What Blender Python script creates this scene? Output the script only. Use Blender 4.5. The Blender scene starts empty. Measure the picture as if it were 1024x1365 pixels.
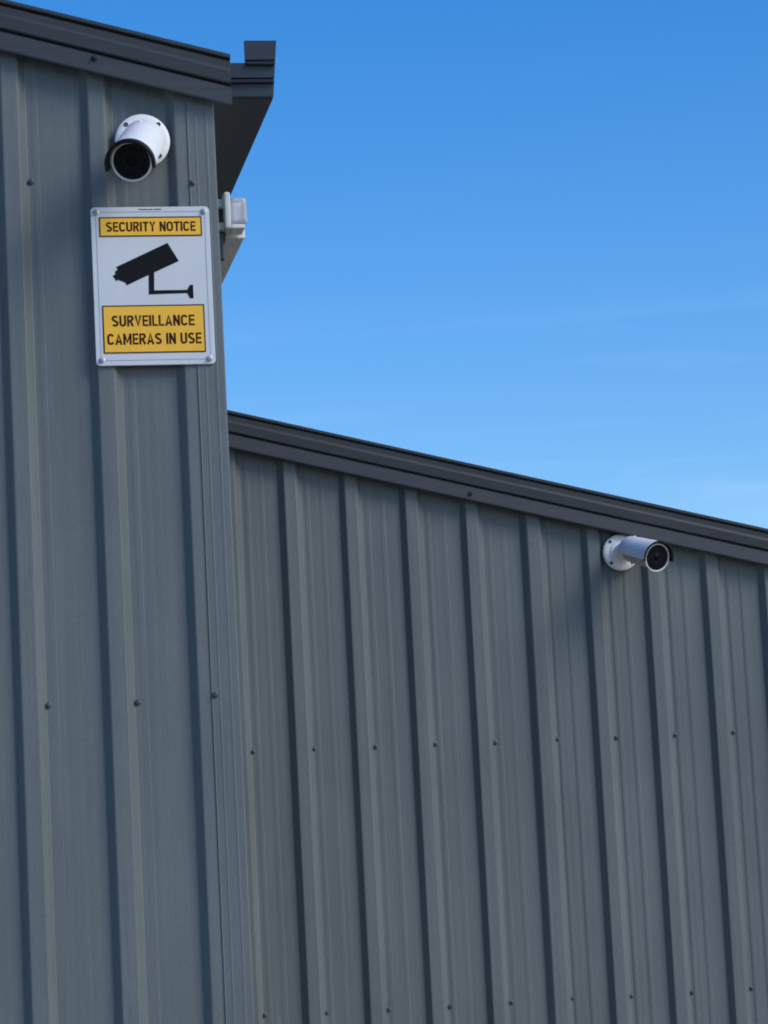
import bpy, bmesh, math, random
from mathutils import Vector, Matrix
random.seed(7)
scene = bpy.context.scene
C = scene.collection
R = math.radians

# ------------------------------------------------------------------ camera
EYE = 1.6                                   # everything below is measured from the ground
yaw, pitch, roll = 0.168746, 0.147701, -0.051920
fw = Vector((math.sin(yaw)*math.cos(pitch), math.cos(yaw)*math.cos(pitch), math.sin(pitch)))
rt = Vector((math.cos(yaw), -math.sin(yaw), 0))
up = rt.cross(fw)
c_, s_ = math.cos(roll), math.sin(roll)
rt2, up2 = rt*c_ + up*s_, up*c_ - rt*s_
cam_data = bpy.data.cameras.new('camera')
cam = bpy.data.objects.new('camera', cam_data)
C.objects.link(cam)
m = Matrix.Identity(4)
for i in range(3):
    m[i][0], m[i][1], m[i][2] = rt2[i], up2[i], -fw[i]
m[0][3], m[1][3], m[2][3] = -0.36787, -7.95003, EYE
cam.matrix_world = m
cam_data.sensor_fit = 'VERTICAL'
cam_data.sensor_height = 24.0
cam_data.lens = 24.0*4095.5/1365.0
cam_data.clip_end = 5000
scene.camera = cam

# ------------------------------------------------------------------ light
SUN_EL, SUN_AZ = R(36), R(127)              # veiled sun, high in front of the sheds and to the right; azimuth from +Y towards +X
SKY_STRENGTH = 0.15
w = bpy.data.worlds.new("World"); scene.world = w; w.use_nodes = True
nt = w.node_tree; nt.nodes.clear()
def N(nt, t, **kw):
    n = nt.nodes.new(t)
    for k, v in kw.items(): setattr(n, k, v)
    return n
out = N(nt, 'ShaderNodeOutputWorld'); bg = N(nt, 'ShaderNodeBackground'); bg.inputs[1].default_value = SKY_STRENGTH
sky = N(nt, 'ShaderNodeTexSky', sky_type='NISHITA')
sky.sun_disc = False; sky.sun_elevation = SUN_EL; sky.sun_rotation = SUN_AZ
sky.altitude = 0; sky.air_density = 1.0; sky.dust_density = 0.6; sky.ozone_density = 3.0
# thin, almost invisible cirrus
tc = N(nt, 'ShaderNodeTexCoord'); mp = N(nt, 'ShaderNodeMapping'); mp.inputs['Scale'].default_value = (5.0, 5.0, 38.0)
mp.inputs['Location'].default_value = (1.15, 0.1, 0.1)
no = N(nt, 'ShaderNodeTexNoise'); no.inputs['Scale'].default_value = 1.0; no.inputs['Detail'].default_value = 7; no.inputs['Distortion'].default_value = 0.6
sx = N(nt, 'ShaderNodeSeparateXYZ'); band = N(nt, 'ShaderNodeMapRange', interpolation_type='SMOOTHSTEP')
nt.links.new(tc.outputs['Generated'], sx.inputs[0]); nt.links.new(sx.outputs[2], band.inputs[0])
band.inputs[1].default_value = .218; band.inputs[2].default_value = .192; band.inputs[3].default_value = 0; band.inputs[4].default_value = 1
bm_ = N(nt, 'ShaderNodeMath', operation='MULTIPLY')
cr = N(nt, 'ShaderNodeMapRange'); cr.inputs[1].default_value = 0.50; cr.inputs[2].default_value = 0.70; cr.inputs[3].default_value = 0; cr.inputs[4].default_value = 0.07
mx = N(nt, 'ShaderNodeMix', data_type='RGBA'); mx.inputs[7].default_value = (7.5, 8.6, 9.6, 1)
hs = N(nt, 'ShaderNodeHueSaturation'); hs.inputs['Hue'].default_value = .509; hs.inputs['Saturation'].default_value = 1.43; hs.inputs['Value'].default_value = 1.18
nt.links.new(tc.outputs['Generated'], mp.inputs[0]); nt.links.new(mp.outputs[0], no.inputs[0])
nt.links.new(no.outputs[0], cr.inputs[0]); nt.links.new(cr.outputs[0], bm_.inputs[0]); nt.links.new(band.outputs[0], bm_.inputs[1]); nt.links.new(bm_.outputs[0], mx.inputs[0])
nt.links.new(sky.outputs[0], hs.inputs['Color']); nt.links.new(hs.outputs[0], mx.inputs[6])
nt.links.new(mx.outputs[2], bg.inputs[0]); nt.links.new(bg.outputs[0], out.inputs[0])

sl = bpy.data.lights.new('sun', 'SUN'); sl.energy = 2.0; sl.angle = R(27); sl.color = (1, .945, .83)
so = bpy.data.objects.new('sun', sl); C.objects.link(so)
sd = Vector((math.sin(SUN_AZ)*math.cos(SUN_EL), math.cos(SUN_AZ)*math.cos(SUN_EL), math.sin(SUN_EL)))
so.rotation_euler = sd.to_track_quat('Z', 'Y').to_euler(); so.location = (20, 30, 40)

vs = scene.view_settings
vs.view_transform = 'Standard'; vs.look = 'None'; vs.gamma = 1.0; vs.use_curve_mapping = False
vs.exposure = 0.0
scene.cycles.filter_width = 1.9
scene.cycles.max_bounces = 8

# ------------------------------------------------------------------ materials
def mat(name, col, rough=.5, metal=0., var=.06, scale=8., stretch=(1, 1, 1), bump=0., bscale=60., spec=.5, coat=0.):
    m = bpy.data.materials.new(name); m.use_nodes = True; t = m.node_tree
    b = t.nodes['Principled BSDF']
    b.inputs['Roughness'].default_value = rough; b.inputs['Metallic'].default_value = metal
    b.inputs['Specular IOR Level'].default_value = spec; b.inputs['Coat Weight'].default_value = coat
    tc = N(t, 'ShaderNodeTexCoord'); mp = N(t, 'ShaderNodeMapping'); mp.inputs['Scale'].default_value = stretch
    n = N(t, 'ShaderNodeTexNoise'); n.inputs['Scale'].default_value = scale; n.inputs['Detail'].default_value = 5
    t.links.new(tc.outputs['Object'], mp.inputs[0]); t.links.new(mp.outputs[0], n.inputs[0])
    mr = N(t, 'ShaderNodeMapRange'); mr.inputs[1].default_value = .3; mr.inputs[2].default_value = .7
    mr.inputs[3].default_value = 1-var; mr.inputs[4].default_value = 1+var
    t.links.new(n.outputs[0], mr.inputs[0])
    vm = N(t, 'ShaderNodeVectorMath', operation='SCALE'); vm.inputs[0].default_value = col
    t.links.new(mr.outputs[0], vm.inputs['Scale']); t.links.new(vm.outputs[0], b.inputs['Base Color'])
    if bump:
        n2 = N(t, 'ShaderNodeTexNoise'); n2.inputs['Scale'].default_value = bscale; n2.inputs['Detail'].default_value = 3
        t.links.new(tc.outputs['Object'], n2.inputs[0])
        bp = N(t, 'ShaderNodeBump'); bp.inputs['Strength'].default_value = bump; bp.inputs['Distance'].default_value = .002
        t.links.new(n2.outputs[0], bp.inputs['Height']); t.links.new(bp.outputs[0], b.inputs['Normal'])
    return m

def wall_material(name, col):
    """painted ribbed steel: faint rain streaks, chalking and soft dents"""
    m = bpy.data.materials.new(name); m.use_nodes = True; t = m.node_tree
    b = t.nodes['Principled BSDF']; b.inputs['Specular IOR Level'].default_value = .45
    tc = N(t, 'ShaderNodeTexCoord')
    def noise(stretch, sc, det=5, dist=0.):
        mp = N(t, 'ShaderNodeMapping'); mp.inputs['Scale'].default_value = stretch
        n = N(t, 'ShaderNodeTexNoise'); n.inputs['Scale'].default_value = sc; n.inputs['Detail'].default_value = det; n.inputs['Distortion'].default_value = dist
        t.links.new(tc.outputs['Object'], mp.inputs[0]); t.links.new(mp.outputs[0], n.inputs[0]); return n.outputs[0]
    def rng(src, a, b_, c, d):
        mr = N(t, 'ShaderNodeMapRange'); mr.inputs[1].default_value = a; mr.inputs[2].default_value = b_
        mr.inputs[3].default_value = c; mr.inputs[4].default_value = d; t.links.new(src, mr.inputs[0]); return mr.outputs[0]
    def mul(a, b_):
        k = N(t, 'ShaderNodeMath', operation='MULTIPLY'); t.links.new(a, k.inputs[0]); t.links.new(b_, k.inputs[1]); return k.outputs[0]
    streak = noise((70, 70, .6), 1.0, 4)
    fine = noise((260, 260, 3.5), 1.0, 3)
    cloud = noise((1, 1, .5), 3.0, 4, .5)
    spots = noise((1, 1, .6), 150, 3)
    f = mul(rng(streak, .35, .7, .935, 1.07), rng(cloud, .3, .7, .90, 1.07))
    f = mul(f, rng(fine, .3, .75, .985, 1.02)); f = mul(f, rng(spots, .3, .75, .93, 1.07))
    vm = N(t, 'ShaderNodeVectorMath', operation='SCALE'); vm.inputs[0].default_value = col
    t.links.new(f, vm.inputs['Scale']); t.links.new(vm.outputs[0], b.inputs['Base Color'])
    t.links.new(rng(cloud, .3, .7, .42, .56), b.inputs['Roughness'])
    dent = noise((1, 1, .35), 5.0, 2)
    bp = N(t, 'ShaderNodeBump'); bp.inputs['Strength'].default_value = .35; bp.inputs['Distance'].default_value = .012
    t.links.new(dent, bp.inputs['Height'])
    bp2 = N(t, 'ShaderNodeBump'); bp2.inputs['Strength'].default_value = .10; bp2.inputs['Distance'].default_value = .001
    t.links.new(noise((1, 1, 1), 350, 2), bp2.inputs['Height']); t.links.new(bp.outputs[0], bp2.inputs['Normal'])
    t.links.new(bp2.outputs[0], b.inputs['Normal'])
    return m

M = {
 'wall': wall_material('painted_wall_steel', (.130, .150, .150)),
 'trim': mat('charcoal_trim_steel', (.028, .031, .036), .45, var=.18, scale=14, stretch=(.35, 1, 6), bump=.1, bscale=9),
 'gutter': mat('charcoal_gutter_steel', (.026, .029, .038), .36, var=.06, scale=6),
 'corner': wall_material('corner_trim_steel', (.130, .150, .152)),
 'screw': mat('painted_screw_steel', (.07, .08, .09), .38, .3, var=.1, scale=300),
 'washer': mat('rubber_washer', (.015, .016, .018), .7),
 'white': mat('white_camera_paint', (.86, .85, .82), .48, var=.03, scale=20, spec=.3),
 'barrel': mat('shaded_white_barrel_paint', (.50, .49, .48), .45, var=.05, scale=20),  # white body greyed: the shade below the sunshield is in its colour
 'socket': mat('dark_screw_socket', (.03, .03, .03), .6),
 'black': mat('black_plastic', (.007, .007, .009), .55, var=.05, spec=.3),
 'glass': mat('black_front_glass', (.004, .004, .006), .35, var=.02, spec=.22),
 'lens': mat('lens_glass', (.003, .003, .006), .40, var=.02, spec=.12),
 'sign': mat('white_sign_enamel', (.64, .665, .69), .42, var=.025, scale=9, bump=.05, bscale=7),
 'line': mat('sign_edge_line', (.30, .33, .40), .5, var=.05),
 'yellow': mat('yellow_sign_print', (.95, .52, .050), .5, var=.03, scale=14, spec=.3),
 'ink': mat('black_sign_print', (.006, .006, .009), .6, var=.1, scale=40, spec=.15),
 'brown': mat('dark_brown_sign_print', (.036, .010, .006), .6, var=.1, scale=60, spec=.12),
 'steel': mat('zinc_screw', (.42, .44, .47), .35, .7, var=.1, scale=300),
 'lampgrey': mat('pale_grey_lamp_casting', (.56, .60, .58), .5, var=.08, scale=40),
 'duct': mat('grey_duct_steel', (.74, .72, .67), .6, .0, var=.10, scale=18, bump=.1, bscale=20),
 'cable': mat('dark_cable', (.03, .03, .03), .6),
 'ground': mat('brown_gravel_yard', (.33, .275, .20), .9, var=.25, scale=40, bump=.6, bscale=60),
}
g = bpy.data.materials.new('clear_lamp_cover'); g.use_nodes = True
b = g.node_tree.nodes['Principled BSDF']
b.inputs['Base Color'].default_value = (.93, .94, .96, 1); b.inputs['Roughness'].default_value = .22
b.inputs['Transmission Weight'].default_value = .65; b.inputs['IOR'].default_value = 1.45
M['clear'] = g

# ------------------------------------------------------------------ helpers
def obj(name, bm, m, parent=None, smooth=False, fix=True):
    if fix: bmesh.ops.recalc_face_normals(bm, faces=bm.faces)
    me = bpy.data.meshes.new(name); bm.to_mesh(me); bm.free()
    if smooth:
        for p in me.polygons: p.use_smooth = True
    me.materials.append(M[m] if isinstance(m, str) else m)
    o = bpy.data.objects.new(name, me); C.objects.link(o)
    if parent: o.parent = parent
    return o
def empty(name, label, cat, loc, group=None):
    o = bpy.data.objects.new(name, None); C.objects.link(o)
    o.location = loc; o['label'] = label; o['category'] = cat
    o.empty_display_size = .1
    if group: o['group'] = group
    return o
def add_box(bm, x0, x1, y0, y1, z0, z1, bev=0., seg=2):
    r = bmesh.ops.create_cube(bm, size=1)['verts']
    for v in r:
        v.co = Vector((x0+(v.co.x+.5)*(x1-x0), y0+(v.co.y+.5)*(y1-y0), z0+(v.co.z+.5)*(z1-z0)))
    if bev:
        es = list({e for v in r for e in v.link_edges})
        bmesh.ops.bevel(bm, geom=es, offset=bev, segments=seg, affect='EDGES', profile=.6)
    return r
def add_prism(bm, poly, vec):
    """closed polygon (3-D points) pushed along vec"""
    vec = Vector(vec)
    a = [bm.verts.new(p) for p in poly]; b = [bm.verts.new(Vector(p)+vec) for p in poly]
    n = len(a)
    bm.faces.new(a); bm.faces.new(b[::-1])
    for i in range(n): bm.faces.new((a[i], a[(i+1) % n], b[(i+1) % n], b[i]))
def add_lathe(bm, prof, F, U, P, n=48, a0=0., a1=2*math.pi, close=True):
    """profile of (distance along F, radius) spun round the axis F through P; angle 0 is U"""
    F = Vector(F).normalized(); U = (Vector(U)-F*F.dot(Vector(U))).normalized(); S = F.cross(U); P = Vector(P)
    full = abs(a1-a0-2*math.pi) < 1e-6
    cols = []
    for k in range(n if full else n+1):
        a = a0+(a1-a0)*k/n
        d = U*math.cos(a)+S*math.sin(a)
        cols.append([bm.verts.new(P+F*t+d*r) for t, r in prof])
    m_ = len(prof)
    for k in range(len(cols) if full else len(cols)-1):
        A, B = cols[k], cols[(k+1) % len(cols)]
        for i in range(m_ if not full and close else m_-1):
            j = (i+1) % m_
            try: bm.faces.new((A[i], A[j], B[j], B[i]))
            except ValueError: pass
    if not full and close:
        bm.faces.new(cols[0]); bm.faces.new(cols[-1][::-1])
    bmesh.ops.remove_doubles(bm, verts=bm.verts, dist=1e-5)
def add_tube(bm, pts, r, n=10):
    pts = [Vector(p) for p in pts]; rings = []
    for i, p in enumerate(pts):
        d = (pts[min(i+1, len(pts)-1)]-pts[max(i-1, 0)]).normalized()
        u = d.orthogonal().normalized() if i == 0 else (u-d*u.dot(d)).normalized()
        s = d.cross(u)
        rings.append([bm.verts.new(p+(u*math.cos(2*math.pi*k/n)+s*math.sin(2*math.pi*k/n))*r) for k in range(n)])
    for A, B in zip(rings, rings[1:]):
        for k in range(n): bm.faces.new((A[k], A[(k+1) % n], B[(k+1) % n], B[k]))
    bm.faces.new(rings[0][::-1]); bm.faces.new(rings[-1])

# hex-headed wall screw: washer, flange and head; axis -Y, sits on y = 0
def screw_mesh(name, mm, s=1.):
    bm = bmesh.new()
    add_lathe(bm, [(0, 0), (0, .0085*s), (.0018*s, .0085*s), (.0022*s, .0075*s), (.0026*s, .0068*s), (.0040*s, .0066*s), (.0046*s, 0)], (0, -1, 0), (0, 0, 1), (0, 0, 0), 20)
    add_lathe(bm, [(.003*s, 0), (.003*s, .0048*s), (.0085*s, .0048*s), (.0094*s, .0038*s), (.0094*s, 0)], (0, -1, 0), (0, 0, 1), (0, 0, 0), 6)
    bmesh.ops.recalc_face_normals(bm, faces=bm.faces)
    me = bpy.data.meshes.new(name); bm.to_mesh(me); bm.free(); me.materials.append(M[mm]); return me
SCREW = screw_mesh('screw', 'screw')
def put_screw(parent, x, y, z, rot=None, me=SCREW, name='screw'):
    o = bpy.data.objects.new(name, me); C.objects.link(o); o.parent = parent
    o.location = (x, y, z); o.rotation_euler = (random.uniform(-.12, .12), random.uniform(0, 1), random.uniform(-.12, .12)) if rot is None else rot
    return o

# ------------------------------------------------------------------ ground
bm = bmesh.new()
for v in ((-1500, -1500), (1500, -1500), (1500, 1500), (-1500, 1500)): bm.verts.new((v[0], v[1], 0))
bm.faces.new(bm.verts); gr = obj('ground', bm, 'ground'); gr['kind'] = 'structure'

# ------------------------------------------------------------------ ribbed sheets
PIT, HB, HT, HR = .2286, .0440, .0205, .0225      # rib pitch, half base, half top, rib height
def rib_points(xc, lift=0., wide=0.):
    return [(xc-HB-wide, 0-lift*.2), (xc-HB+.003-wide, -.0012-lift), (xc-HT-.002-wide, -HR+.001-lift), (xc-HT+.001-wide, -HR-lift),
            (xc+HT-.001+wide, -HR-lift), (xc+HT+.002+wide, -HR+.001-lift), (xc+HB-.003+wide, -.0012-lift), (xc+HB+wide, 0-lift*.2)]
def sheet_profile(x_first, n, wide=0., hmin=.0006, hmax=.0015):
    """starts with a lapped rib at x_first, n bays long (the next sheet's first rib covers its last one)"""
    rnd = random.Random(int(x_first*1000)+5)
    pts = rib_points(x_first, .0026, wide)
    for k in range(n):
        x = x_first+k*PIT
        for off in (.066+rnd.uniform(-.002, .002), .122+rnd.uniform(-.002, .002)):
            h = rnd.uniform(hmin, hmax)*(1.0 if off < .1 else .8)
            pts += [(x+off-.013, 0), (x+off-.004, -h), (x+off+.006, -h), (x+off+.0085, 0)]
        if k < n-1: pts += rib_points(x+PIT)
    pts += rib_points(x_first+n*PIT)[:5]
    return pts
def sheet(parent, pts, ztop, y0, place=None, zbot=.06, sag=True):
    bm = bmesh.new(); rows = []
    K = 8
    for j in range(K+1):
        row = []
        for x, y in pts:
            zt = ztop(x); z = zbot+(zt-zbot)*j/K
            co = Vector((x, y0+y, z))
            row.append(bm.verts.new(place(co) if place else co))
        rows.append(row)
    for A, B in zip(rows, rows[1:]):
        for i in range(len(A)-1): bm.faces.new((A[i], A[i+1], B[i+1], B[i]))
    return obj('wall_sheet', bm, 'wall', parent, fix=False)

def rake_profile():
    """(y outwards from the wall, height above the lower edge) of the folded rake trim"""
    return [(-.0265, .045), (-.0555, .045), (-.0570, .001), (-.0600, .0015), (-.0610, .006), (-.0565, .0520), (-.0540, .0545), (-.0460, .0560), (-.0460, .0590), (-.0580, .0615),
            (-.0605, .065), (-.0630, .096), (-.0620, .101), (-.0590, .106), (-.0600, .122), (-.0570, .1250), (-.0500, .1260), (-.0500, .1290),
            (-.0620, .1310), (-.0645, .134), (-.0645, .1415), (-.0620, .1435), (-.0265, .1445)]

def rake(parent, xa, xb, zb, y0):
    bm = bmesh.new()
    segs = max(1, int(abs(xb-xa)/.5)); cols = []
    for k in range(segs+1):
        x = xa+(xb-xa)*k/segs
        wob = .0012*math.sin(k*1.7)+.0006*math.sin(k*4.1)
        cols.append([bm.verts.new((x, y0+y+wob*.6, zb(x)+h+wob*.4)) for y, h in rake_profile()])
    n = len(cols[0])
    for A, B in zip(cols, cols[1:]):
        for i in range(n): bm.faces.new((A[i], A[(i+1) % n], B[(i+1) % n], B[i]))
    bm.faces.new(cols[0]); bm.faces.new(cols[-1][::-1])
    return obj('rake_trim', bm, 'trim', parent)

def roof_slab(parent, xa, xb, zf, y0, y1, t=.03):
    bm = bmesh.new()
    add_prism(bm, [(xa, y0, zf(xa)), (xb, y0, zf(xb)), (xb, y0, zf(xb)-t), (xa, y0, zf(xa)-t)], (0, y1-y0, 0))
    n = int(abs(y1-y0)/.2286)
    for k in range(n):                          # standing ribs running down the slope
        y = y0+.12+k*.2286
        a, b_ = min(xa, xb), max(xa, xb)
        add_prism(bm, [(a, y-.03, zf(a)+.001), (a, y-.012, zf(a)+.019), (a, y+.012, zf(a)+.019), (a, y+.03, zf(a)+.001)], (b_-a, 0, zf(b_)-zf(a)))
    return obj('roof', bm, 'trim', parent)

def gutter(parent, prof, y0, y1, zc, capx0, capx1, capx_top0):
    """eave gutter along Y with a folded, stepped end cap facing the viewer"""
    bm = bmesh.new(); add_prism(bm, [(x, y0, z) for x, z in prof], (0, y1-y0, 0))
    g = obj('eave_gutter', bm, 'gutter', parent)
    bm = bmesh.new()
    def slab(xa, xb, pts, tap=0.):
        # pts are (y, z); xb leans with height so that the cap follows the gutter's face
        a = [bm.verts.new((xa, y, z)) for y, z in pts]
        b_ = [bm.verts.new((xb+(z-zc)*.093, y, z)) for y, z in pts]
        n = len(a)
        for i in range(n): bm.faces.new((a[i], a[(i+1) % n], b_[(i+1) % n], b_[i]))
        bm.faces.new(a); bm.faces.new(b_[::-1])
    yb = y0-.0015
    slab(capx0, capx1-.001, [(y0-.009, zc+.0010), (y0-.009, zc+.0975), (yb, zc+.0975), (yb, zc+.0010)])
    slab(capx_top0, capx1, [(y0-.009, zc+.0980), (y0-.009, zc+.158), (yb, zc+.158), (yb, zc+.0980)])
    def face(xa, z0, z1): slab(xa, capx1-.0005, [(y0-.0095, zc+z0), (y0-.0175, zc+z0+.001), (y0-.0175, zc+z1-.001), (y0-.0095, zc+z1)])
    face(capx_top0+.0005, .1035, .158); face(capx0, .0535, .0875); face(capx0, .0012, .0375)
    def bead(xa, z0): slab(xa, capx1-.0015, [(y0-.0095, zc+z0-.001), (y0-.0310, zc+z0-.001), (y0-.0315, zc+z0+.0005), (y0-.0215, zc+z0+.0090), (y0-.0095, zc+z0+.0095)])
    bead(capx_top0+.003, .0885); bead(capx0+.002, .0385)
    obj('end_cap', bm, 'gutter', g)
    return g

# ------------------------------------------------------------------ tall shed (left)
zbL = lambda x: EYE+2.4550-.2550*x                      # lower edge of its rake
tall = empty('tall_shed', 'tall grey ribbed steel shed with charcoal gable trim, filling the left side', 'shed', (-3.2, 5, 0))
tall.matrix_world = Matrix.Translation((0, 0, 0)); APEX = -3.35
zL = lambda x: zbL(x) if x > APEX else 2*zbL(APEX)-zbL(x)
c2 = .0355+2*PIT
first = c2-4*PIT
screwsL = {0: [], 1: []}
for k in range(8):
    xs = first-4*PIT*k
    pts = sheet_profile(xs, 4, 0., .0002, .0006)
    if k == 0:
        pts = pts[:-5]+rib_points(c2)+[(.560, 0)]
    s = sheet(tall, pts, lambda x: zL(x)+.07, 0)
    if k < 2:
        for j in range(4):
            xr = xs+(j+0)*PIT
            for z in (2.110, .717, -.676):
                if k == 0 and j == 3 and z > 2: continue      # none shows under the camera
                put_screw(s, xr+HB+.004+random.uniform(-.003, .003), -.0005, EYE+z+random.uniform(-.004, .004))
# corner trim wraps the edge
bm = bmesh.new()
prof = [(.5035, -.0220), (.5035, -.0252), (.5055, -.0258), (.5075, -.0248), (.5215, -.0248), (.5245, -.0255), (.5270, -.0255), (.5290, -.0248),
        (.5500, -.0248), (.5540, -.0255), (.5560, -.0255), (.5585, -.0248), (.5745, -.0248), (.5775, -.0225), (.5787, .070), (.5750, .070), (.5745, -.0220)]
add_prism(bm, [(x, y, .05) for x, y in prof], (0, 0, zbL(.575)+.03-.05))
ct = obj('corner_trim', bm, 'corner', tall)
for z in (2.096, .727, -.665): put_screw(ct, .5120, -.0248, EYE+z)
# side wall sheets, facing +X
for k in range(13):
    pts = sheet_profile(.05+4*PIT*k, 4)
    sheet(tall, pts, lambda x: EYE+2.334, 0, place=lambda co: Vector((.5555-co.y, co.x, co.z)))
# back and far walls, to close the shed
bm = bmesh.new()
add_box(bm, -7.25, .55, 11.9, 11.95, .05, EYE+2.38); add_box(bm, -7.3, -7.25, .02, 11.95, .05, EYE+2.38)
obj('wall_back', bm, 'wall', tall).name = 'rear_wall'
r1 = rake(tall, .6235, APEX, zL, 0); rake(tall, APEX-.001, -7.4, zL, 0)
put_screw(r1, .2615, -.0565, zbL(.2615)+.0420, me=screw_mesh('trim_screw', 'washer', 1.15))
put_screw(r1, -.95, -.0565, zbL(-.95)+.0420)
roof_slab(tall, .615, APEX, lambda x: zL(x)+.135, -.02, 12.0)
roof_slab(tall, APEX-.002, -7.4, lambda x: zL(x)+.135, -.02, 12.0)
zc = EYE+2.3300
gutter(tall, [(.5795, zc), (.7400, zc), (.7545, zc+.157), (.7480, zc+.157), (.7440, zc+.100), (.672, zc+.100), (.640, zc+.098), (.5795, zc+.098)],
       -.012, 11.95, zc, .5800, .7400, .6680)

# ------------------------------------------------------------------ lower shed (right, set back)
D = 3.33339
zbR = lambda x: EYE+1.9540-.2465*(x-.962)
low = empty('low_shed', 'lower grey ribbed steel shed set back behind the tall one, roof sloping down right', 'shed', (0, 0, 0))
XE = 5.72
c0 = 1.199; seam = c0+4*PIT+.0062
starts = [seam-4*PIT-.0062, seam, seam+4*PIT, seam+8*PIT, seam+12*PIT]
sheets = []
pts = [(.5795, 0)]+sheet_profile(c0-PIT*2, 2)[8:]
s0 = sheet(low, pts, lambda x: zbR(x)+.07, D); sheets.append((s0, [c0-PIT]))
for i, xs in enumerate(starts):
    n = 4 if i < 4 else 3
    s = sheet(low, sheet_profile(xs, n, .003 if i == 1 else .0005, *((.0024, .0030) if i == 1 else (.0007, .0017))), lambda x: zbR(x)+.07, D)
    sheets.append((s, [xs+j*PIT for j in range(n)]))
rnd = random.Random(3)
dev = [0, -.001, .001, -.001, .0, -.002, .0, .0, -.001, 0, 0, 0, 0, 0, 0, 0, 0, 0, 0, 0, 0]
i = 0
for s, xr in sheets:
    for x in xr:
        for q_, z in enumerate((.8205, -.143, -1.1)):
            put_screw(s, x+HB+.004+rnd.uniform(-.006, .006)*(1 if q_ else .4), D-.0005, EYE+z+rnd.uniform(-.004, .004)*(1 if q_ else .5))
        i += 1
# far end wall, rear wall
for k in range(9):
    sheet(low, sheet_profile(.05+4*PIT*k, 4), lambda x: zbR(XE)+.03, 0, place=lambda co: Vector((XE-.1-co.y, D+co.x, co.z)))
bm = bmesh.new(); add_box(bm, .58, XE-.1, 11.9, 11.95, .05, zbR(XE)+.02); obj('rear_wall', bm, 'wall', low)
r2 = rake(low, .5790, XE, zbR, D)
put_screw(r2, 1.877, D-.0580, zbR(1.877)+.026, me=bpy.data.meshes['trim_screw'])
put_screw(r2, 4.30, D-.0580, zbR(4.3)+.026)
roof_slab(low, .5790, XE-.01, lambda x: zbR(x)+.135, D-.02, 12.0)
z2 = zbR(XE)-.02
gutter(low, [(XE-.078, z2), (XE+.090, z2), (XE+.105, z2+.157), (XE+.098, z2+.157), (XE+.094, z2+.100), (XE+.02, z2+.100), (XE-.01, z2+.098), (XE-.078, z2+.098)],
       D-.012, 11.95, z2, XE-.0775, XE+.090, XE+.018)

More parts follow.
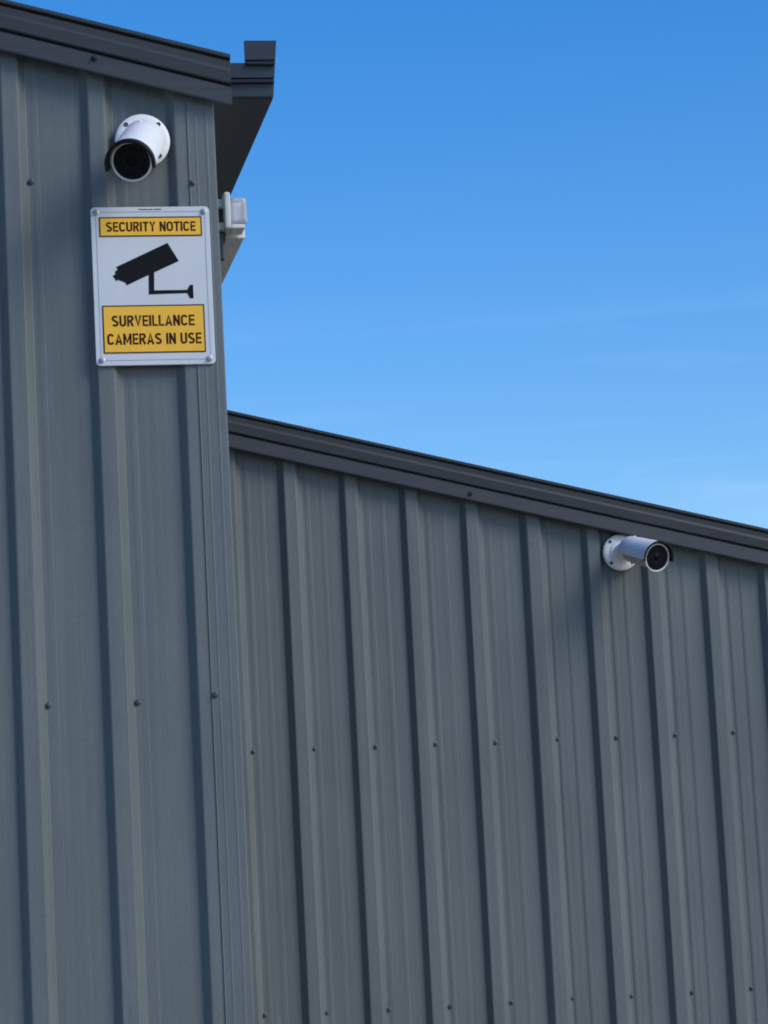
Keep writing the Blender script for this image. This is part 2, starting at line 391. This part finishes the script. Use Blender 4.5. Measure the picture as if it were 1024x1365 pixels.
# ------------------------------------------------------------------ bullet cameras
def bullet_camera(label, base_c, PR, P1, rbase=.073, reach=.030):
    t = empty('security_camera', label, 'security camera', base_c, 'white bullet cameras on the shed walls')
    base_c = Vector(base_c); P0 = Vector(PR)-base_c; P1 = Vector(P1)-base_c
    O = Vector((0, 0, 0)); out_ = Vector((0, -1, 0)); U = Vector((0, 0, 1))
    bm = bmesh.new()
    rb = rbase
    add_lathe(bm, [(0, 0), (0, rb-.002), (.0015, rb), (.009, rb), (.0125, rb-.003), (.0150, rb-.010), (.0160, rb-.022), (.0168, .044), (.021, .040), (.022, 0)], out_, U, O, 64)
    bs = obj('mount_base', bm, 'white', t, True)
    for a in (45, 135, 225, 315):
        bm = bmesh.new(); d = Vector((math.sin(R(a)), 0, math.cos(R(a))))*(rb*.835)
        add_lathe(bm, [(.0148, 0), (.0148, .0062), (.0162, .0062), (.0166, .0052), (.0158, .0030), (.0150, 0)], out_, U, d, 16)
        obj('base_screw', bm, 'socket', bs)
    F = (P1-P0); L = F.length; F.normalize()
    # neck from the wall to the rear of the barrel, with a swivel collar
    NF = P0-Vector((0, -.006, 0)); NL = NF.length; bm = bmesh.new()
    add_lathe(bm, [(0, 0), (0, .035), (NL*.42, .0335), (NL*.43, .0345), (NL*.55, .0345), (NL*.56, .032), (NL-.012, .031), (NL+.004, .028), (NL+.012, 0)], NF, U, Vector((0, -.006, 0)), 40)
    obj('neck', bm, 'white', t, True)
    # body barrel
    bm = bmesh.new()
    add_lathe(bm, [(-.014, 0), (-.014, .030), (-.006, .038), (.004, .0415), (.10, .0435), (L-.024, .0450)]+[(L-.024, 0)], F, U, P0, 64)
    body = obj('body', bm, 'barrel', t, True)
    bm = bmesh.new()
    add_lathe(bm, [(L-.023, 0), (L-.023, .0450), (L-.014, .0515), (L-.003, .0530), (L+.0015, .0530), (L+.003, .0520), (L+.003, .0492), (L-.002, .0480), (L-.004, .0480), (L-.004, 0)], F, U, P0, 64)
    obj('front_ring', bm, 'white', t, True)
    bm = bmesh.new()
    add_lathe(bm, [(L-.0035, 0), (L-.0035, .0479), (L-.0015, .0479), (L-.0012, .0470), (L-.0012, 0)], F, U, P0, 48)
    gl = obj('front_glass', bm, 'glass', t)
    bm = bmesh.new()
    add_lathe(bm, [(L-.0011, .0150), (L+.0004, .0165), (L+.0004, .0180), (L-.0011, .0190)], F, U, P0, 32)
    obj('lens_ring', bm, 'black', gl, True)
    bm = bmesh.new()
    add_lathe(bm, [(L-.0010, .0148), (L+.0015, .010), (L+.0030, .005), (L+.0034, 0)], F, U, P0, 32)
    obj('lens', bm, 'lens', gl, True)
    S = F.cross(U).normalized(); UU = S.cross(F)
    led = None
    for k in range(18):
        a = 2*math.pi*k/18
        bm = bmesh.new()
        add_lathe(bm, [(L-.0010, .0030), (L+.0004, .0026), (L+.0010, .0012), (L+.0012, 0)], F, U, P0+(S*math.cos(a)+UU*math.sin(a))*.033, 8)
        obj('infrared_lamp', bm, 'lens', gl, True)
    # sunshield over the upper half, white outside
    bm = bmesh.new(); A = R(98)
    add_lathe(bm, [(-.020, .0420), (-.020, .0470), (-.016, .0530), (-.008, .0565), (.05, .0590), (L+.009, .0625), (L+.009, .0600), (.05, .0565), (-.006, .0535), (-.014, .0490)], F, U, P0, 48, -A, A)
    sh = obj('sunshield', bm, 'white', t, True)
    bm = bmesh.new(); A = R(102)
    add_lathe(bm, [(L-.004, .0585), (L+.0090, .0595), (L+.0090, .0640), (L+.0120, .0655), (L+reach-.002, .0660), (L+reach, .0648), (L+reach, .0585), (L+reach-.002, .0572), (L-.004, .0565)], F, U, P0, 48, -A, A)
    obj('visor', bm, 'black', sh, True)
    # shallow screw boss on the back of the shield
    bm = bmesh.new()
    add_lathe(bm, [(0, 0), (0, .0052), (.0032, .0052), (.0042, .004), (.0042, .0018), (.0025, 0)], UU, F, P0+F*.012+UU*.0560, 14)
    obj('shield_screw', bm, 'white', sh)
    for ch in t.children:
        sm(ch)
    return t
def sm(o):
    """keep hard folds crisp on the smooth-shaded lathed parts"""
    if o.type == 'MESH' and o.data.polygons and o.data.polygons[0].use_smooth:
        o.data.set_sharp_from_angle(angle=R(38))
    for ch in o.children: sm(ch)
E0 = Vector((0, 0, EYE))
bullet_camera('white bullet security camera above the yellow and white sign, pointing at the viewer',
              Vector((.383, -.0205, 2.211))+E0, Vector((.3779, -.120, 2.1852))+E0, Vector((.3286, -.280, 2.0861))+E0)
bullet_camera('white bullet security camera under the sloping trim of the lower shed, pointing right',
              Vector((2.452, D-.0215, 1.519))+E0, Vector((2.4739, D-.110, 1.5117))+E0, Vector((2.5291, D-.270, 1.4633))+E0, .069, .015)

# ------------------------------------------------------------------ sign
SX0, SX1, SZ0, SZ1, SY = .2370, .5520, 1.6025, 2.0300, -.0275
sign = empty('security_sign', 'white and yellow SECURITY NOTICE sign screwed to the tall shed below a camera', 'sign', (SX0, SY, SZ0+EYE))
W, H = SX1-SX0, SZ1-SZ0
def rounded(x0, x1, z0, z1, r, y, n=6):
    pts = []
    for cx, cz, a in ((x1-r, z1-r, 0), (x0+r, z1-r, 90), (x0+r, z0+r, 180), (x1-r, z0+r, 270)):
        for k in range(n+1):
            t = R(a+90*k/n); pts.append((cx+r*math.cos(t), y, cz+r*math.sin(t)))
    return pts
bm = bmesh.new(); a = [bm.verts.new(p) for p in rounded(0, W, 0, H, .011, .0)]
b_ = [bm.verts.new(p) for p in rounded(0, W, 0, H, .011, -.0030)]
c3 = [bm.verts.new(p) for p in rounded(.0012, W-.0012, .0012, H-.0012, .0100, -.0042)]
n = len(a)
for A, B in ((a, b_), (b_, c3)):
    for i in range(n): bm.faces.new((A[i], A[(i+1) % n], B[(i+1) % n], B[i]))
bm.faces.new(a); bm.faces.new(c3[::-1])
plate = obj('plate', bm, 'sign', sign)
def ring(x0, x1, z0, z1, wd, r, y, mm, parent, name):
    bm = bmesh.new()
    o_ = [bm.verts.new(p) for p in rounded(x0, x1, z0, z1, r, y)]
    i_ = [bm.verts.new(p) for p in rounded(x0+wd, x1-wd, z0+wd, z1-wd, max(r-wd, .0002), y)]
    n = len(o_)
    for k in range(n): bm.faces.new((o_[k], o_[(k+1) % n], i_[(k+1) % n], i_[k]))
    return obj(name, bm, mm, parent)
ring(.0125, W-.0125, .0130, H-.0130, .0016, .004, -.00470, 'line', plate, 'edge_line')
def arc(cx, cz, rx, rz, a0, a1, n=8):
    return [(cx+rx*math.cos(R(a0+(a1-a0)*k/n)), cz+rz*math.sin(R(a0+(a1-a0)*k/n))) for k in range(n+1)]
GW = .180                                      # stroke width of the sign's capitals (height 1)
h_ = GW/2
def glyphs():
    w = .60; r = w/2
    g = {}
    g['S'] = (w, [arc(r, .74, r-h_, .26-h_, 25, 180, 9)[:-1]+[(h_, .71)]+arc(r-.02, .70, r-h_-.02, .15, 200, 262, 3)+arc(r+.02, .30, r-h_-.02, .15, 82, 20, 3)+arc(r, .26, r-h_, .26-h_, 0, -155, 9)])
    g['E'] = (.52, [[(.52, 1-h_), (h_, 1-h_), (h_, h_), (.52, h_)], [(GW, .51), (.49, .51)]])
    g['C'] = (.62, [arc(.31, .70, .31-h_, .30-h_, 15, 180, 9)+arc(.31, .30, .31-h_, .30-h_, 180, 345, 9)])
    g['U'] = (.60, [[(h_, 1)]+arc(.30, .29, .30-h_, .29-h_, 180, 360, 10)+[(.60-h_, 1)]])
    g['R'] = (.60, [[(h_, 0), (h_, 1-h_)]+[(.33, 1-h_)]+arc(.33, .735, .25-h_+.02, .265-h_, 80, -80, 8)+[(.33, .47), (GW, .47)], [(.31, .46), (.52, 0)]])
    g['I'] = (GW, [[(h_, 0), (h_, 1)]])
    g['T'] = (.58, [[(0, 1-h_), (.58, 1-h_)], [(.29, 1-GW), (.29, 0)]])
    g['Y'] = (.60, [[(h_, 1), (.30, .46), (.60-h_, 1)], [(.30, .42), (.30, 0)]])
    g['N'] = (.60, [[(h_, 0), (h_, 1)], [(h_*.9, .99), (.60-h_*.9, .01)], [(.60-h_, 0), (.60-h_, 1)]])
    g['O'] = (.64, [arc(.32, .70, .32-h_, .30-h_, 0, 180, 9)+arc(.32, .30, .32-h_, .30-h_, 180, 360, 9)+[(.64-h_, .70)]])
    g['V'] = (.60, [[(h_*.9, 1), (.30, .05), (.60-h_*.9, 1)]])
    g['L'] = (.50, [[(h_, 1), (h_, h_), (.50, h_)]])
    g['A'] = (.64, [[(h_*.9, 0), (.32, .94), (.64-h_*.9, 0)], [(.20, .27), (.44, .27)]])
    g['M'] = (.74, [[(h_, 0), (h_, 1)], [(h_, .98), (.37, .20), (.74-h_, .98)], [(.74-h_, 0), (.74-h_, 1)]])
    g[' '] = (.24, [])
    return g
GL = glyphs()
def text(parent, body, x0, x1, z0, z1, y, mm):
    bm = bmesh.new(); total = sum(GL[c][0] for c in body)+.085*(len(body)-1)
    sx, sz = (x1-x0)/total, (z1-z0); pen = 0; e = 0
    for c in body:
        w, strokes = GL[c]
        for st in strokes:
            e += 1; yy = y-(e % 3)*4e-5
            L_, R_ = [], []
            for i, p in enumerate(st):
                p = Vector(p); d0 = (p-Vector(st[i-1])).normalized() if i else None
                d1 = (Vector(st[i+1])-p).normalized() if i < len(st)-1 else None
                a, b = d0 or d1, d1 or d0
                n_ = Vector((-(a.y+b.y), a.x+b.x)).normalized(); k = h_/max(.86, n_.dot(Vector((-a.y, a.x))))
                for lst, sg in ((L_, 1), (R_, -1)):
                    q = p+n_*k*sg; lst.append(bm.verts.new((x0+(pen+q.x)*sx, yy, z0+q.y*sz)))
            for i in range(len(st)-1): bm.faces.new((L_[i], L_[i+1], R_[i+1], R_[i]))
        pen += w+.085
    return obj('lettering', bm, mm, parent, fix=False)
def panel(x0, x1, z0, z1):
    bm = bmesh.new(); add_box(bm, x0, x1, -.00520, -.00415, z0, z1); p = obj('yellow_panel', bm, 'yellow', sign)
    ring(x0-.0008, x1+.0008, z0-.0008, z1+.0008, .0030, .0004, -.00570, 'brown', p, 'panel_border'); return p
X = lambda x: x-SX0
Z = lambda z: z-SZ0
p1 = panel(X(.2595), X(.5300), Z(1.9505), Z(2.0020))
text(p1, 'SECURITY NOTICE', X(.2765), X(.5140), Z(1.9630), Z(1.9895), -.00565, 'brown')
p2 = panel(X(.2590), X(.5270), Z(1.6360), Z(1.7630))
text(p2, 'SURVEILLANCE', X(.2820), X(.5005), Z(1.7070), Z(1.7365), -.00565, 'brown')
text(p2, 'CAMERAS IN USE', X(.2685), X(.5170), Z(1.6580), Z(1.6880), -.00565, 'brown')
# pictogram of a camera on its bracket
pic = [(118, 322), (655, 75), (772, 268), (512, 385), (512, 572), (855, 572), (868, 545), (885, 520), (918, 520), (920, 662), (885, 662), (868, 632), (855, 606), (455, 614), (455, 410),
       (230, 515), (205, 482), (185, 480), (175, 470), (155, 468), (140, 455), (118, 470), (80, 415), (108, 400), (106, 368), (132, 352)]
bm = bmesh.new(); vsx = []
for px, py in pic:
    ix, iy = 140+px/7.877, 315+py/7.877
    xx = (ix-.029*(iy-276)-121.5)/(279-121.5)*W; zz = H-(iy-276)/(486.5-276)*H
    vsx.append(bm.verts.new((xx, -.0050, zz)))
from mathutils.geometry import tessellate_polygon
for tri in tessellate_polygon([[Vector((v.co.x, v.co.z, 0)) for v in vsx]]): bm.faces.new([vsx[i] for i in tri])
obj('camera_pictogram', bm, 'ink', sign)
# the tiny maker's line at the top edge is only a smear of strokes
bm = bmesh.new(); rnd = random.Random(2); x = .128
while x < .186:
    wd = rnd.uniform(.0012, .0024); z = H-.0085
    add_box(bm, x, x+wd, -.0048, -.0043, z, z+rnd.uniform(.0018, .0032)); x += wd+rnd.uniform(.0006, .0010)
    if abs(x-.165) < .0018: x += .003
obj('fine_print', bm, 'ink', sign)
SS = screw_mesh('sign_screw', 'steel', .95)
for x, z in ((.0135, H-.0145), (W-.0150, H-.0145), (.0150, .0145), (W-.0160, .0145)):
    put_screw(sign, x, -.0043, z, me=SS)

# ------------------------------------------------------------------ lamp on the side wall, and the duct behind it
lamp = empty('wall_lamp', 'small pale grey bulkhead lamp with a clear cover, fixed round the corner beside the sign', 'lamp', (.577, .09, EYE+2.0))
bm = bmesh.new()
add_box(bm, .0015, .0300, -.018, .018, .052, .076, .004); add_box(bm, .0015, .0290, -.018, .018, -.008, .012, .004)
add_box(bm, .0010, .0060, -.026, .026, -.012, .080, .002)
obj('bracket', bm, 'lampgrey', lamp)
bm = bmesh.new(); add_box(bm, .0015, .0260, .004, .030, -.085, .054, .003); obj('gap_filler_box', bm, 'gutter', lamp)  # added dark filler, hides the sky between the bracket ears
bm = bmesh.new(); add_box(bm, .0255, .0430, -.045, .045, -.012, .090, .007, 3); obj('back_plate', bm, 'lampgrey', lamp)
bm = bmesh.new(); add_box(bm, .0445, .0880, -.036, .036, .004, .077, .012, 4); obj('clear_cover', bm, 'clear', lamp, True)
bm = bmesh.new(); add_box(bm, .0440, .0620, -.022, .022, .014, .064, .004); obj('reflector', bm, 'white', lamp)
bm = bmesh.new(); add_lathe(bm, [(0, 0), (0, .012), (.012, .014), (.024, .010), (.028, 0)], (1, 0, 0), (0, 0, 1), (.050, 0, .044), 20); obj('bulb', bm, 'clear', lamp, True)
bm = bmesh.new(); add_box(bm, .0440, .0800, -.040, .040, -.010, .001, .003); obj('sensor_housing', bm, 'duct', lamp)
bm = bmesh.new(); add_tube(bm, [(.030, .01, -.010), (.027, .014, -.035), (.016, .03, -.055), (.008, .06, -.070), (.004, .12, -.075)], .0045); obj('cable', bm, 'cable', lamp)

duct = empty('cable_duct', 'grey metal duct running back along the side wall behind the small lamp', 'duct', (.577, .14, EYE+1.98))
bm = bmesh.new()
add_box(bm, .0370, .0885, 0, 2.95, .005, .026, .002); obj('duct_body', bm, 'duct', duct)
bm = bmesh.new(); add_box(bm, .0355, .0900, -.004, .012, .003, .028, .002); obj('duct_end', bm, 'duct', duct)
bm = bmesh.new(); add_box(bm, .0010, .0340, .10, 2.9, .010, .060, .002); obj('gap_filler_strip', bm, 'gutter', duct)  # added dark strip, stands in for the shaded gap between wall and duct
for y in (.35, 1.2, 2.1, 2.8):
    bm = bmesh.new(); add_box(bm, .0005, .0900, y, y+.03, .0610, .0650, .001); add_box(bm, .0840, .0890, y, y+.03, .0265, .0605, .001); obj('support_bracket', bm, 'duct', duct)
